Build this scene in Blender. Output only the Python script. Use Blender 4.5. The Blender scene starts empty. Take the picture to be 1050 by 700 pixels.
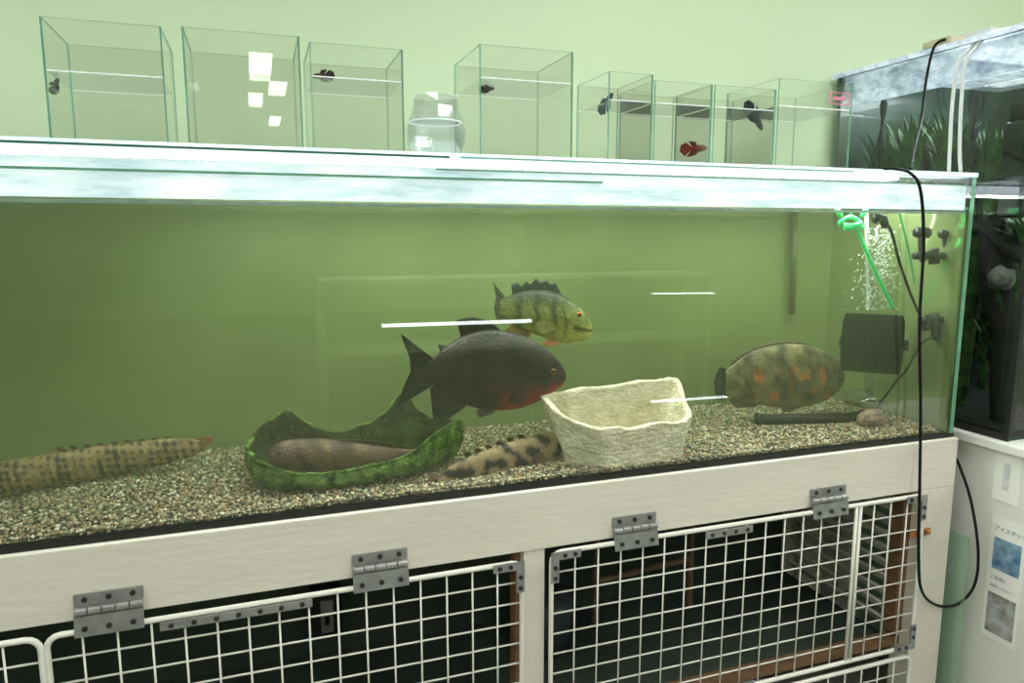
import bpy, math, random
import numpy as np
from mathutils import Vector, Matrix, noise
random.seed(4); rng=np.random.default_rng(4)
S=bpy.context.scene
try:
    S.view_settings.view_transform='Standard'
except Exception: pass
# ------------------------------------------------------------ camera
FPX=740.0
C=Vector((0,-1.241,1.182))
th=math.atan(110/FPX); fh=Vector((0.3312,0.9436,0)).normalized()
Fv=fh*math.cos(th)+Vector((0,0,-math.sin(th)))
Rv=Vector((fh.y,-fh.x,0)); Uv=Rv.cross(Fv).normalized()
cam=bpy.data.cameras.new('camera'); co=bpy.data.objects.new('camera',cam)
S.collection.objects.link(co); S.camera=co
cam.sensor_width=36; cam.lens=36*FPX/1050; cam.clip_start=.02
M4=Matrix((Rv,Uv,-Fv)).transposed().to_4x4(); M4.translation=C; co.matrix_world=M4
def W(px,py,Y):   # survey: measured photo point on the vertical plane y=Y
    v=Fv*FPX+Rv*(px-525)+Uv*(350-py); return C+v*((Y-C.y)/v.y)
def WX(px,py,X):
    v=Fv*FPX+Rv*(px-525)+Uv*(350-py); return C+v*((X-C.x)/v.x)
# ------------------------------------------------------------ helpers
def c(r,g,b):
    f=lambda u:(u/255/12.92) if u/255<=.04045 else ((u/255+.055)/1.055)**2.4
    return (f(r),f(g),f(b),1)
def cr(P,n,closed=False):
    P=[np.array(p,float) for p in P]; k=len(P); out=[]
    segs=k if closed else k-1
    for i in range(n):
        u=i/(n if closed else n-1)*segs; j=min(int(u),segs-1); t=u-j
        if closed: p=[P[(j+q)%k] for q in (-1,0,1,2)]
        else: p=[P[min(max(j+q,0),k-1)] for q in (-1,0,1,2)]
        out.append(.5*((2*p[1])+(-p[0]+p[2])*t+(2*p[0]-5*p[1]+4*p[2]-p[3])*t*t+(-p[0]+3*p[1]-3*p[2]+p[3])*t**3))
    return out
def lin(P,n):
    P=np.array(P,float); d=np.r_[0,np.cumsum(np.linalg.norm(np.diff(P,axis=0),axis=1))]
    t=np.linspace(0,d[-1],n); return np.stack([np.interp(t,d,P[:,k]) for k in range(P.shape[1])],1)
def worg(o):
    v=Vector((0,0,0))
    while o: v+=o.location; o=o.parent
    return v
def tag(o,label=None,cat=None,group=None,kind=None):
    if label:o['label']=label
    if cat:o['category']=cat
    if group:o['group']=group
    if kind:o['kind']=kind
    return o
def empty(name,loc,label,cat,parent=None,group=None):
    o=bpy.data.objects.new(name,None); S.collection.objects.link(o); o.empty_display_size=.05
    if parent: o.parent=parent; o.location=Vector(loc)-worg(parent)
    else: o.location=loc
    return tag(o,label,cat,group)
class B:
    def __init__(s): s.v=[];s.f=[];s.m=[]
    def box(s,x0,x1,y0,y1,z0,z1,m=0,em=None):
        b=len(s.v); s.v+=[(x,y,z) for z in(z0,z1) for y in(y0,y1) for x in(x0,x1)]
        F=[(0,2,3,1),(4,5,7,6),(0,1,5,4),(2,6,7,3),(0,4,6,2),(1,3,7,5)]
        d=[abs(z1-z0)]*2+[abs(y1-y0)]*2+[abs(x1-x0)]*2
        for f,dd in zip(F,d):
            s.f.append(tuple(b+i for i in f)); s.m.append(m if (em is None or dd==min(d)) else em)
        return s
    def hexa(s,P,m=0):
        b=len(s.v); s.v+=[tuple(p) for p in P]
        for f in [(0,3,2,1),(4,5,6,7),(0,1,5,4),(1,2,6,5),(2,3,7,6),(3,0,4,7)]:
            s.f.append(tuple(b+i for i in f)); s.m.append(m)
        return s
    def tube(s,P,r,n=8,m=0,closed=False):
        P=[Vector(p) for p in P]; k=len(P); b=len(s.v); up=None
        for i,p in enumerate(P):
            if closed: t=P[(i+1)%k]-P[i-1]
            else: t=P[min(i+1,k-1)]-P[max(i-1,0)]
            t.normalize()
            if up is None:
                up=Vector((0,0,1)) if abs(t.z)<.9 else Vector((0,1,0))
            a=t.cross(up).normalized(); up=a.cross(t).normalized()
            rr=r[i] if hasattr(r,'__len__') else r
            for j in range(n):
                q=2*math.pi*j/n; s.v.append(tuple(p+a*math.cos(q)*rr+up*math.sin(q)*rr))
        for i in range(k if closed else k-1):
            for j in range(n):
                i2=(i+1)%k; s.f.append((b+i*n+j,b+i*n+(j+1)%n,b+i2*n+(j+1)%n,b+i2*n+j)); s.m.append(m)
        if not closed:
            s.f.append(tuple(b+j for j in range(n))[::-1]); s.m.append(m)
            s.f.append(tuple(b+(k-1)*n+j for j in range(n))); s.m.append(m)
        return s
    def sph(s,ce,rx,ry=None,rz=None,n=16,k=10,m=0):
        ry=ry or rx; rz=rz or rx; b=len(s.v); ce=Vector(ce)
        s.v.append(tuple(ce+Vector((0,-ry,0))))
        for i in range(1,k):
            a=math.pi*i/k
            for j in range(n):
                q=2*math.pi*j/n
                s.v.append(tuple(ce+Vector((rx*math.sin(a)*math.cos(q),-ry*math.cos(a),rz*math.sin(a)*math.sin(q)))))
        s.v.append(tuple(ce+Vector((0,ry,0)))); e=len(s.v)-1
        for j in range(n):
            s.f.append((b,b+1+j,b+1+(j+1)%n)); s.m.append(m)
            s.f.append((e,b+1+(k-2)*n+(j+1)%n,b+1+(k-2)*n+j)); s.m.append(m)
        for i in range(k-2):
            for j in range(n):
                p=b+1+i*n; s.f.append((p+j,p+n+j,p+n+(j+1)%n,p+(j+1)%n)); s.m.append(m)
        return s
    def obj(s,name,mats,parent=None,org=None,smooth=False,label=None,cat=None,group=None,kind=None,bevel=0,colors=None):
        me=bpy.data.meshes.new(name)
        vs=np.array(s.v,float)
        if parent is not None: o0=np.array(worg(parent))
        elif org is not None: o0=np.array(org,float)
        else:
            o0=np.array([(vs[:,0].min()+vs[:,0].max())/2,(vs[:,1].min()+vs[:,1].max())/2,vs[:,2].min()])
        me.from_pydata((vs-o0).tolist(),[],s.f)
        for mt in (mats if isinstance(mats,(list,tuple)) else [mats]): me.materials.append(mt)
        me.polygons.foreach_set('material_index',s.m)
        if smooth: me.polygons.foreach_set('use_smooth',[True]*len(s.f))
        if colors is not None:
            a=me.color_attributes.new('Col','FLOAT_COLOR','POINT')
            a.data.foreach_set('color',np.array(colors,float).ravel())
        me.update()
        ob=bpy.data.objects.new(name,me); S.collection.objects.link(ob)
        if parent is not None: ob.parent=parent
        else: ob.location=Vector(o0)
        if bevel:
            md=ob.modifiers.new('bevel','BEVEL'); md.width=bevel; md.segments=2; md.limit_method='ANGLE'
        return tag(ob,label,cat,group,kind)
# ------------------------------------------------------------ materials
def mat(name,col,rough=.5,metal=0,var=0,scale=8,bump=0,bscale=60,col2=None,emit=None,es=0,stretch=(1,1,1),spec=.5):
    m=bpy.data.materials.new(name); m.use_nodes=True; nt=m.node_tree; N=nt.nodes; L=nt.links
    p=N['Principled BSDF']; p.inputs['Roughness'].default_value=rough; p.inputs['Metallic'].default_value=metal
    p.inputs['Base Color'].default_value=col; p.inputs['Specular IOR Level'].default_value=spec
    tc=N.new('ShaderNodeTexCoord'); mp=N.new('ShaderNodeMapping'); mp.inputs['Scale'].default_value=stretch
    L.new(tc.outputs['Object'],mp.inputs[0])
    if var or col2:
        nz=N.new('ShaderNodeTexNoise'); nz.inputs['Scale'].default_value=scale; nz.inputs['Detail'].default_value=6
        L.new(mp.outputs[0],nz.inputs['Vector'])
        rp=N.new('ShaderNodeValToRGB'); rp.color_ramp.elements[0].position=.35; rp.color_ramp.elements[1].position=.65
        c2=col2 or tuple(min(1,x*(1-var)) for x in col[:3])+(1,)
        rp.color_ramp.elements[0].color=c2; rp.color_ramp.elements[1].color=col
        L.new(nz.outputs[0],rp.inputs[0]); L.new(rp.outputs[0],p.inputs['Base Color'])
    if bump:
        n2=N.new('ShaderNodeTexNoise'); n2.inputs['Scale'].default_value=bscale; n2.inputs['Detail'].default_value=4
        L.new(mp.outputs[0],n2.inputs['Vector'])
        b=N.new('ShaderNodeBump'); b.inputs['Strength'].default_value=bump; b.inputs['Distance'].default_value=.01
        L.new(n2.outputs[0],b.inputs['Height']); L.new(b.outputs[0],p.inputs['Normal'])
    if emit: p.inputs['Emission Color'].default_value=emit; p.inputs['Emission Strength'].default_value=es
    return m
def glass(name,tint,base=.045,graz=.5,haze=None,hz=0.,rough=.0):
    m=bpy.data.materials.new(name); m.use_nodes=True; nt=m.node_tree; N=nt.nodes; L=nt.links
    N.remove(N['Principled BSDF']); out=N['Material Output']
    t=N.new('ShaderNodeBsdfTransparent'); t.inputs[0].default_value=tint
    g=N.new('ShaderNodeBsdfGlossy'); g.inputs['Roughness'].default_value=rough; g.inputs['Color'].default_value=(1,1,1,1)
    lw=N.new('ShaderNodeLayerWeight'); lw.inputs['Blend'].default_value=.5
    pw=N.new('ShaderNodeMath'); pw.operation='POWER'; pw.inputs[1].default_value=4; L.new(lw.outputs['Facing'],pw.inputs[0])
    ma=N.new('ShaderNodeMath'); ma.operation='MULTIPLY_ADD'; ma.inputs[1].default_value=graz; ma.inputs[2].default_value=base
    L.new(pw.outputs[0],ma.inputs[0])
    mx=N.new('ShaderNodeMixShader'); L.new(ma.outputs[0],mx.inputs[0]); 
    src=t
    if haze:
        d=N.new('ShaderNodeBsdfDiffuse'); d.inputs[0].default_value=haze
        m2=N.new('ShaderNodeMixShader'); m2.inputs[0].default_value=hz
        L.new(t.outputs[0],m2.inputs[1]); L.new(d.outputs[0],m2.inputs[2]); src=m2
    L.new(src.outputs[0],mx.inputs[1]); L.new(g.outputs[0],mx.inputs[2]); L.new(mx.outputs[0],out.inputs[0])
    return m
def emis(name,col,st):
    m=bpy.data.materials.new(name); m.use_nodes=True; nt=m.node_tree; N=nt.nodes
    N.remove(N['Principled BSDF']); e=N.new('ShaderNodeEmission'); e.inputs[0].default_value=col; e.inputs[1].default_value=st
    nt.links.new(e.outputs[0],N['Material Output'].inputs[0]); return m
WALL=mat('pale_green_paint',c(208,227,190),.6,var=.04,scale=1.5)
CEIL=mat('white_ceiling',c(225,228,222),.8,var=.03)
FLOOR=mat('grey_vinyl',c(150,147,140),.5,var=.12,scale=4)
PAINT=mat('worn_white_paint',c(230,225,212),.45,var=.07,scale=5,bump=.12,bscale=30,stretch=(.6,3,3))
WIRE=mat('white_coated_wire',c(236,235,226),.35,var=.05)
STEEL=mat('zinc_steel',c(176,178,178),.4,.75,var=.25,scale=40)
SCREW=mat('screw_steel',c(80,80,80),.4,.9,var=.1)
BRASS=mat('brass',c(190,130,70),.35,.8,var=.2)
WOOD=mat('brown_wood',c(132,100,70),.6,var=.3,scale=12,stretch=(1,1,6))
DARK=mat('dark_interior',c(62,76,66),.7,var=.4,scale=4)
SLAT=mat('pale_slat',c(185,184,170),.6,var=.12)
BLK=mat('black_plastic',c(17,17,19),.45,var=.2,scale=30,spec=.3)
BLKR=mat('black_rubber',c(10,10,11),.5,var=.2,spec=.3)
SPONGE=mat('black_sponge',c(9,9,10),.95,var=.5,scale=90,bump=.8,bscale=250,spec=.05)
SILI=mat('dark_silicone',c(28,32,28),.5,var=.2)
OLIVE=mat('olive_tank_back',c(126,140,86),.6,col2=c(98,112,68),scale=1.3)
def sidem():
    m=bpy.data.materials.new('wet_side_glass'); m.use_nodes=True; nt=m.node_tree; N=nt.nodes; L=nt.links
    N.remove(N['Principled BSDF']); d=N.new('ShaderNodeBsdfDiffuse'); d.inputs[0].default_value=c(116,130,86)
    g=N.new('ShaderNodeBsdfGlossy'); g.inputs['Roughness'].default_value=.05; g.inputs[0].default_value=c(225,235,205)
    x=N.new('ShaderNodeMixShader'); x.inputs[0].default_value=.32
    L.new(d.outputs[0],x.inputs[1]); L.new(g.outputs[0],x.inputs[2]); L.new(x.outputs[0],N['Material Output'].inputs[0]); return m
SIDE=sidem()
GF=glass('aquarium_front_glass',(.98,1,.975,1),.045,.3)
GC=glass('clear_tank_glass',(.99,.997,.99,1),.035,.28)
GW=glass('clear_water_surface',(.96,.98,.97,1),.10,.6)
GWC=glass('cube_water_surface',(.98,.99,.985,1),.08,.25,haze=(.95,1,1,1),hz=.05)
LINE=mat('painted_glint_line',c(238,246,246),.3,var=.03,emit=(1,1,1,1),es=.35)  # glint along waterlines and bowl lip, painted with white colour and emission
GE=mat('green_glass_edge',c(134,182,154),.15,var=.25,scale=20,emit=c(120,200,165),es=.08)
GED=mat('dark_green_glass_edge',c(70,120,95),.15,var=.25,scale=20)
GT=glass('dark_tank_glass',(.90,.93,.92,1),.035,.12)
# murky water: homogeneous absorbing volume, scattered-light haze put in as faint emission
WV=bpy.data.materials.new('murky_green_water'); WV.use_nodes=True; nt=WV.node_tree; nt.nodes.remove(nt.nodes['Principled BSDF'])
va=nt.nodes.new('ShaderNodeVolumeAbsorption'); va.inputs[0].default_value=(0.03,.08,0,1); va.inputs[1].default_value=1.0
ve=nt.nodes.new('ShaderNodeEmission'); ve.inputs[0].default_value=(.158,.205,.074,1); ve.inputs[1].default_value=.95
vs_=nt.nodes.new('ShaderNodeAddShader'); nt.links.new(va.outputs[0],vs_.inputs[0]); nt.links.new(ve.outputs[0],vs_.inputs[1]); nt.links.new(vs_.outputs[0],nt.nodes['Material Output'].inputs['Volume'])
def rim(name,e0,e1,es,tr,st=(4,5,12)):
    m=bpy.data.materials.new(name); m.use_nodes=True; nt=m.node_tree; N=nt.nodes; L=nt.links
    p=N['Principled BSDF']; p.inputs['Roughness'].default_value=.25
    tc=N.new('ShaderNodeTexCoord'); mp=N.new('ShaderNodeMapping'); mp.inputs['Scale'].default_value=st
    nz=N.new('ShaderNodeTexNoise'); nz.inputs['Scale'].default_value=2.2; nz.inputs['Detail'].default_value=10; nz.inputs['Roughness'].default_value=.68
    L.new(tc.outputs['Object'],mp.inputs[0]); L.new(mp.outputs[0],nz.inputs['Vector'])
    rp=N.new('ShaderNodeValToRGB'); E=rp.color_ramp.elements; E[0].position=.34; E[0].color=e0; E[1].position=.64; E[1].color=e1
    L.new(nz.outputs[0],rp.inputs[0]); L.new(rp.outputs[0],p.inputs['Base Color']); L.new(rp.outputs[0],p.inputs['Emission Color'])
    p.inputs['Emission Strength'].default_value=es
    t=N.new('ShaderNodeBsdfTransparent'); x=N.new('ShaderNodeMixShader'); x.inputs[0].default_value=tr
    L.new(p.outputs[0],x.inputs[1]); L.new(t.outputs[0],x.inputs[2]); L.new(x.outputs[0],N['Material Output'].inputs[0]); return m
RIM=rim('splashed_glass_painted_glow',c(178,200,210),c(246,251,255),.62,.12,(2.5,5,16))  # splash mottling; LED glow behind the strip is put in as emission
RIMB=rim('glass_painted_glow',c(185,218,235),c(248,252,255),.7,.05,(5,5,5))  # bright streak along the rim painted as emission; the glass is no lamp
RIM2=rim('cluttered_glass_painted_glow',c(120,140,165),c(240,246,255),.45,.30,(5,9,16))  # bluish lamp light on brace and lid painted in with mottled emission
LED=emis('led_white',(.82,.92,1,1),7)
PANEL=emis('ceiling_panel_light',(1,.995,.96,1),10.8)
PANELF=emis('far_panel_light',(1,1,.98,1),10)
TUBE=emis('tube_light',(.90,.96,1,1),12)
def fishm():
    m=bpy.data.materials.new('fish_skin'); m.use_nodes=True; nt=m.node_tree; N=nt.nodes; L=nt.links
    p=N['Principled BSDF']; p.inputs['Roughness'].default_value=.5; p.inputs['Specular IOR Level'].default_value=.25
    a=N.new('ShaderNodeAttribute'); a.attribute_name='Col'
    tc=N.new('ShaderNodeTexCoord'); v=N.new('ShaderNodeTexVoronoi'); v.inputs['Scale'].default_value=190
    L.new(tc.outputs['Object'],v.inputs['Vector']); b=N.new('ShaderNodeBump'); b.inputs['Strength'].default_value=.5; b.inputs['Distance'].default_value=.002
    mr=N.new('ShaderNodeMapRange'); mr.inputs[1].default_value=0; mr.inputs[2].default_value=.8; mr.inputs[3].default_value=1.15; mr.inputs[4].default_value=.7
    L.new(v.outputs['Distance'],mr.inputs[0]); mx=N.new('ShaderNodeVectorMath'); mx.operation='SCALE'; L.new(a.outputs['Color'],mx.inputs[0]); L.new(mr.outputs[0],mx.inputs['Scale'])
    L.new(mx.outputs[0],p.inputs['Base Color'])
    L.new(v.outputs['Distance'],b.inputs['Height']); L.new(b.outputs[0],p.inputs['Normal']); return m
FISH=fishm()
EYEM=bpy.data.materials.new('fish_eye'); EYEM.use_nodes=True; _a=EYEM.node_tree.nodes.new('ShaderNodeAttribute'); _a.attribute_name='Col'
EYEM.node_tree.links.new(_a.outputs['Color'],EYEM.node_tree.nodes['Principled BSDF'].inputs['Base Color']); EYEM.node_tree.nodes['Principled BSDF'].inputs['Roughness'].default_value=.15
# ------------------------------------------------------------ room
def st(b,name,m): return b.obj(name,m,kind='structure')
X0,X1,Y0,Y1,ZC=-3.2,4.2,-10.,.56,2.7
st(B().box(X0,X1,Y1,Y1+.1,0,ZC),'wall_back',WALL)
st(B().box(X0,X1,Y0-.1,Y0,0,ZC),'wall_front',WALL)
st(B().box(X0-.1,X0,Y0,Y1,0,ZC),'wall_left',WALL)
st(B().box(X1,X1+.1,Y0,Y1,0,ZC),'wall_right',WALL)
st(B().box(X0,X1,Y0,Y1,-.1,0),'floor',FLOOR)
st(B().box(X0,X1,Y0,Y1,ZC,ZC+.1),'ceiling',CEIL)
def lamp(x,y,w,l,m,g):
    e=empty('ceiling_light',(x,y,ZC-.03),'flat rectangular glowing panel light set on the ceiling','ceiling light',group=g)
    B().box(x-w/2,x+w/2,y-l/2,y+l/2,ZC-.025,ZC-.015).obj('diffuser',m,e)
    f=B()
    for a in(-1,1):
        f.box(x+a*(w/2+.01)-.01,x+a*(w/2+.01)+.01,y-l/2-.02,y+l/2+.02,ZC-.03,ZC)
        f.box(x-w/2,x+w/2,y+a*(l/2+.01)-.01,y+a*(l/2+.01)+.01,ZC-.03,ZC)
    f.obj('light_frame',WIRE,e)
for x,y in[(-1.4,-.9),(1.0,-.9),(3.0,-.9),(-1.4,-3),(1.0,-3),(3,-3)]: lamp(x,y,.6,1.2,PANEL,'panel lights on the ceiling')
for x,y,w,l in[(.11,-5.55,.19,.85),(.07,-7.25,.15,.6),(.285,-6.5,.17,.45),(.31,-8.8,.14,.6)]: lamp(x,y,w,l,PANELF,'small panel lights on the ceiling')
# rack across the aisle with tube lights (mirrored in the aquarium glass)
RK=mat('pale_green_rack_paint',c(190,205,170),.6,var=.05)
rk=empty('storage_rack',(1.2,-2.62,0),'low pale metal rack across the aisle carrying thin tube lights','rack')
for x in(.3,2.6):
    for y in(-2.8,-2.52): B().box(x-.015,x+.015,y-.015,y+.015,0,.95).obj('rack_post',RK,rk)
for z in(.10,.55,.93): B().box(.3,2.6,-2.82,-2.53,z,z+.02).obj('shelf',RK,rk)
def bar(p,q,h):
    P=[W(*p,2.5),W(*q,2.5)]
    P=[Vector((a.x,-2.5,a.z)) for a in P]
    B().tube(P,h,8).obj('tube_light',TUBE,rk,label='thin glowing white tube light')
bar((392,334),(545,329),.0095); bar((670,301),(733,300.5),.004); bar((668,412),(746,407),.006)
# ------------------------------------------------------------ main aquarium
ZB,ZT,ZW,XR,XL,YB=.70,1.31,1.231,1.562,-.80,.42
aq=empty('aquarium',(.4,.2,ZB),'large long glass fish tank with green water on white stand','aquarium')
B().box(XL,XR,0,.010,ZB,ZT,0,1).obj('front_pane',[GF,GE],aq)
B().box(XL+.01,XR-.01,YB,YB+.01,ZB,ZT).obj('back_pane',OLIVE,aq,label='olive green back wall of tank')
B().box(XR-.010,XR,.010,YB+.01,ZB,ZW,0).obj('side_pane',SIDE,aq)
B().box(XR-.010,XR,.010,YB+.01,ZW,ZT,0).obj('side_pane',GC,aq)
B().box(XL,XL+.01,.01,YB+.01,ZB,ZT).obj('side_pane',OLIVE,aq)
B().box(XL+.01,XR-.01,.01,YB,ZB,ZB+.008).obj('bottom_pane',SILI,aq)
B().box(XL,XR,-.003,-.0002,ZB-.0005,ZB+.009).obj('silicone_seam',SILI,aq,label='dark silicone seam')
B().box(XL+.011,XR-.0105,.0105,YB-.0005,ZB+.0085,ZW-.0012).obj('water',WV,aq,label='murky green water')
B().box(XL+.011,XR-.011,.0105,YB-.0005,ZW-.001,ZW).obj('water_surface',GW,aq)
B().box(XL+.011,XR-.011,.014,.020,ZW+.006,ZT-.016).obj('rim_brace',RIM,aq,label='splashed frosted glass strip with painted glow under the rim')
B().box(XL+.011,XR-.011,.0102,.014,ZW-.003,ZW+.003).obj('rim_seam',mat('grey_seam',c(160,182,176),.3,var=.3,scale=30),aq)
B().box(XL,XR,-.004,.05,ZT+.0005,ZT+.010,0).obj('lid_edge',RIMB,aq,label='glass strip on the rim with painted glow')
B().box(XL,XR,.0502,YB+.01,ZT+.0005,ZT+.010).obj('lid',glass('lid_glass',(.9,.95,.94,1),.08,.5,haze=(.8,.85,.85,1),hz=.25),aq)
B().box(XL+.1,XR-.06,.16,.21,ZT-.022,ZT-.004).obj('light_bar',LED,aq,label='long white LED light bar')
B().box(XL+.02,.32,-.006,-.0042,ZT+.001,ZT+.0045).obj('lid_trim',GED,aq); B().box(.34,1.2,-.006,-.0042,ZT+.002,ZT+.0045).obj('lid_trim',GE,aq)
B().box(XL+.011,.62,.0102,.0135,ZT-.034,ZT-.030).obj('rim_seam',GE,aq); B().box(.30,XR-.011,.0102,.0135,ZT-.018,ZT-.0155).obj('rim_seam',GE,aq)
al=bpy.data.lights.new('tank_light','AREA'); al.shape='RECTANGLE'; al.size=1.7; al.size_y=.12; al.energy=18; al.color=(.97,1,.95)
ao=bpy.data.objects.new('tank_light',al); S.collection.objects.link(ao); ao.location=(.70,.17,ZT-.03)
# gravel
def gz(x,y): return .713+.006*noise.noise(Vector((x*4,y*4,0)))+.012*max(0,(y-.1))
ico=[]
ph=(1+5**.5)/2
for a,bb in[(-1,ph),(1,ph),(-1,-ph),(1,-ph)]: ico.append((a,bb,0))
for a,bb in[(-1,ph),(1,ph),(-1,-ph),(1,-ph)]: ico.append((0,a,bb))
for a,bb in[(ph,-1),(ph,1),(-ph,-1),(-ph,1)]: ico.append((a,0,bb))
ico=np.array(ico)/math.sqrt(1+ph*ph)
IF=np.array([(0,11,5),(0,5,1),(0,1,7),(0,7,10),(0,10,11),(1,5,9),(5,11,4),(11,10,2),(10,7,6),(7,1,8),(3,9,4),(3,4,2),(3,2,6),(3,6,8),(3,8,9),(4,9,5),(2,4,11),(6,2,10),(8,6,7),(9,8,1)])
pts=[]
st_=.0058
for i in range(int((1.545+.55)/st_)):
    for j in range(int(.395/st_)):
        x=-.55+i*st_+random.uniform(-.0035,.0035); y=.016+j*st_+random.uniform(-.003,.003)
        pts.append((x,max(y,.0165),gz(x,y)+random.uniform(-.002,.0025)))
for i in range(int(2.09/.0055)):
    for z in(.711,.716): pts.append((-.55+i*.0055,.0165+random.random()*.001,z-.001+random.uniform(-.001,.001)))
pts=np.array(pts); n=len(pts)
sc=rng.uniform(.0021,.0044,(n,1))*rng.uniform(.7,1.25,(n,3)); sc[:,2]*=.75
V=ico[None]*sc[:,None,:]; an=rng.uniform(0,6.28,n); ca,sa=np.cos(an)[:,None],np.sin(an)[:,None]
Vx=V[:,:,0]*ca-V[:,:,1]*sa; Vy=V[:,:,0]*sa+V[:,:,1]*ca
V=np.stack([Vx,Vy,V[:,:,2]],2)+pts[:,None,:]
V[:,:,1]=np.maximum(V[:,:,1],.0112)
F=(IF[None]+(np.arange(n)*12)[:,None,None]).reshape(-1,3)
me=bpy.data.meshes.new('gravel'); me.vertices.add(n*12); me.vertices.foreach_set('co',(V.reshape(-1,3)-np.array([.4,.2,.7])).ravel())
me.loops.add(len(F)*3); me.loops.foreach_set('vertex_index',F.ravel().astype(np.int32))
me.polygons.add(len(F)); me.polygons.foreach_set('loop_start',np.arange(0,len(F)*3,3,dtype=np.int32))
me.polygons.foreach_set('use_smooth',np.ones(len(F),bool))
me.update(calc_edges=True)
gm=bpy.data.materials.new('gravel_mix'); gm.use_nodes=True; nt=gm.node_tree; ge=nt.nodes.new('ShaderNodeNewGeometry'); rp=nt.nodes.new('ShaderNodeValToRGB')
rp.color_ramp.interpolation='CONSTANT'; E=rp.color_ramp.elements; E[0].color=c(150,138,104); E[1].position=.22; E[1].color=c(188,178,146)
for p_,q_ in[(.38,c(120,106,78)),(.52,c(96,90,70)),(.64,c(222,214,192)),(.72,c(164,134,98)),(.82,c(56,54,46)),(.88,c(122,132,102)),(.95,c(190,164,130))]:
    e=E.new(p_); e.color=q_
nt.links.new(ge.outputs['Random Per Island'],rp.inputs[0]); nt.links.new(rp.outputs[0],nt.nodes['Principled BSDF'].inputs['Base Color']); nt.nodes['Principled BSDF'].inputs['Roughness'].default_value=.6
me.materials.append(gm); go=bpy.data.objects.new('gravel',me); S.collection.objects.link(go); go.location=(.4,.2,.7)
tag(go,'mixed tan, white and dark gravel covering the tank bottom','gravel',kind='stuff')
B().box(XL+.012,XR-.012,.0165,YB-.002,ZB+.0088,.7105).obj('gravel_bed',mat('gravel_bed',c(110,102,78),.9,col2=c(60,58,46),scale=120),org=(.4,.2,ZB),label='compact brown gravel bed beneath the loose stones',cat='gravel',kind='stuff')
# ------------------------------------------------------------ fish builder
def nz(x,y,s=1,o=0): return noise.noise(Vector((x*s,y*s,o)))
def mixc(a,b_,t):
    t=max(0,min(1,t)); return tuple(a[i]*(1-t)+b_[i]*t for i in range(3))+(1,)
def fish(name,label,Y,prof,colf,fins,eye,N=70,M=28,yaw=0,finthick=.0009,bend=None,group=None,power=.85):
    """prof: (px, top py, bottom py, half width m) traced along the body, tail to snout"""
    P=cr(prof,N); b=B(); cols=[]
    bend=bend or (lambda x:0)
    org=W((P[0][0]+P[-1][0])/2,(P[N//2][1]+P[N//2][2])/2,Y)
    for i,p in enumerate(P):
        yy=Y+bend(p[0]); t_=W(p[0],p[1],yy); bo=W(p[0],p[2],yy)
        for j in range(M):
            a=2*math.pi*j/M; ca=math.cos(a); s_=math.sin(a)
            sx=math.copysign(abs(s_)**power,s_)
            z=(t_.z+bo.z)/2+(t_.z-bo.z)/2*ca; x=(t_.x+bo.x)/2+(t_.x-bo.x)/2*ca
            b.v.append((x,yy-p[3]*sx,z)); cols.append(colf(p[0],(p[1]+p[2])/2-(p[2]-p[1])/2*ca))
    for i in range(N-1):
        for j in range(M):
            b.f.append((i*M+j,(i+1)*M+j,(i+1)*M+(j+1)%M,i*M+(j+1)%M)); b.m.append(0)
    b.f.append(tuple(range(M))); b.m.append(0); b.f.append(tuple((N-1)*M+j for j in range(M))[::-1]); b.m.append(0)
    ob=b.obj(name,FISH,org=org,smooth=True,label=label,cat='fish',group=group,colors=cols)
    for fn,base,tip,fc,dy0,dy1 in fins:
        nC=36; nR=6; fb=B(); fcl=[]
        bs=lin(base,nC); tp=lin(tip,nC)
        for r in range(nR):
            for k in range(nC):
                u=r/(nR-1); q=bs[k]*(1-u)+tp[k]*u
                yy=Y+bend(q[0])+dy0*(1-u)+dy1*u+(.0007 if k%2 else -.0007)
                fb.v.append(tuple(W(q[0],q[1],yy)))
                cc=fc(q[0],q[1],u) ; sh=.78 if k%2 else 1.05
                fcl.append(tuple(min(1,x*sh) for x in cc[:3])+(1,))
        for r in range(nR-1):
            for k in range(nC-1):
                a=r*nC+k; fb.f.append((a,a+1,a+nC+1,a+nC)); fb.m.append(0)
        fo=fb.obj(fn,FISH,ob,smooth=True,colors=fcl)
        md=fo.modifiers.new('thick','SOLIDIFY'); md.thickness=finthick; md.offset=0
    if eye:
        ex,ey,er,irc=eye
        pr=min(P,key=lambda p:abs(p[0]-ex)); md_=(pr[1]+pr[2])/2; hf=(pr[2]-pr[1])/2
        ca=max(-.95,min(.95,(md_-ey)/hf)); hw=pr[3]*(math.sqrt(1-ca*ca)**power)*.96
        for sgn in(-1,1):
            p=W(ex,ey,Y+bend(ex)); p.y+=sgn*hw
            eb=B().sph(p,er,er*.45,er,20,12); ec=[]
            for v in eb.v:
                d=math.hypot(v[0]-p.x,v[2]-p.z)/er
                ec.append((.004,.004,.004,1) if d<.58 else (irc if d<.92 else (.01,.01,.01,1)))
            eb.obj('eye',EYEM,ob,smooth=True,colors=ec)
    ob.rotation_euler=(0,0,yaw)
    return ob
RD=c(170,44,32)
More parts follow.
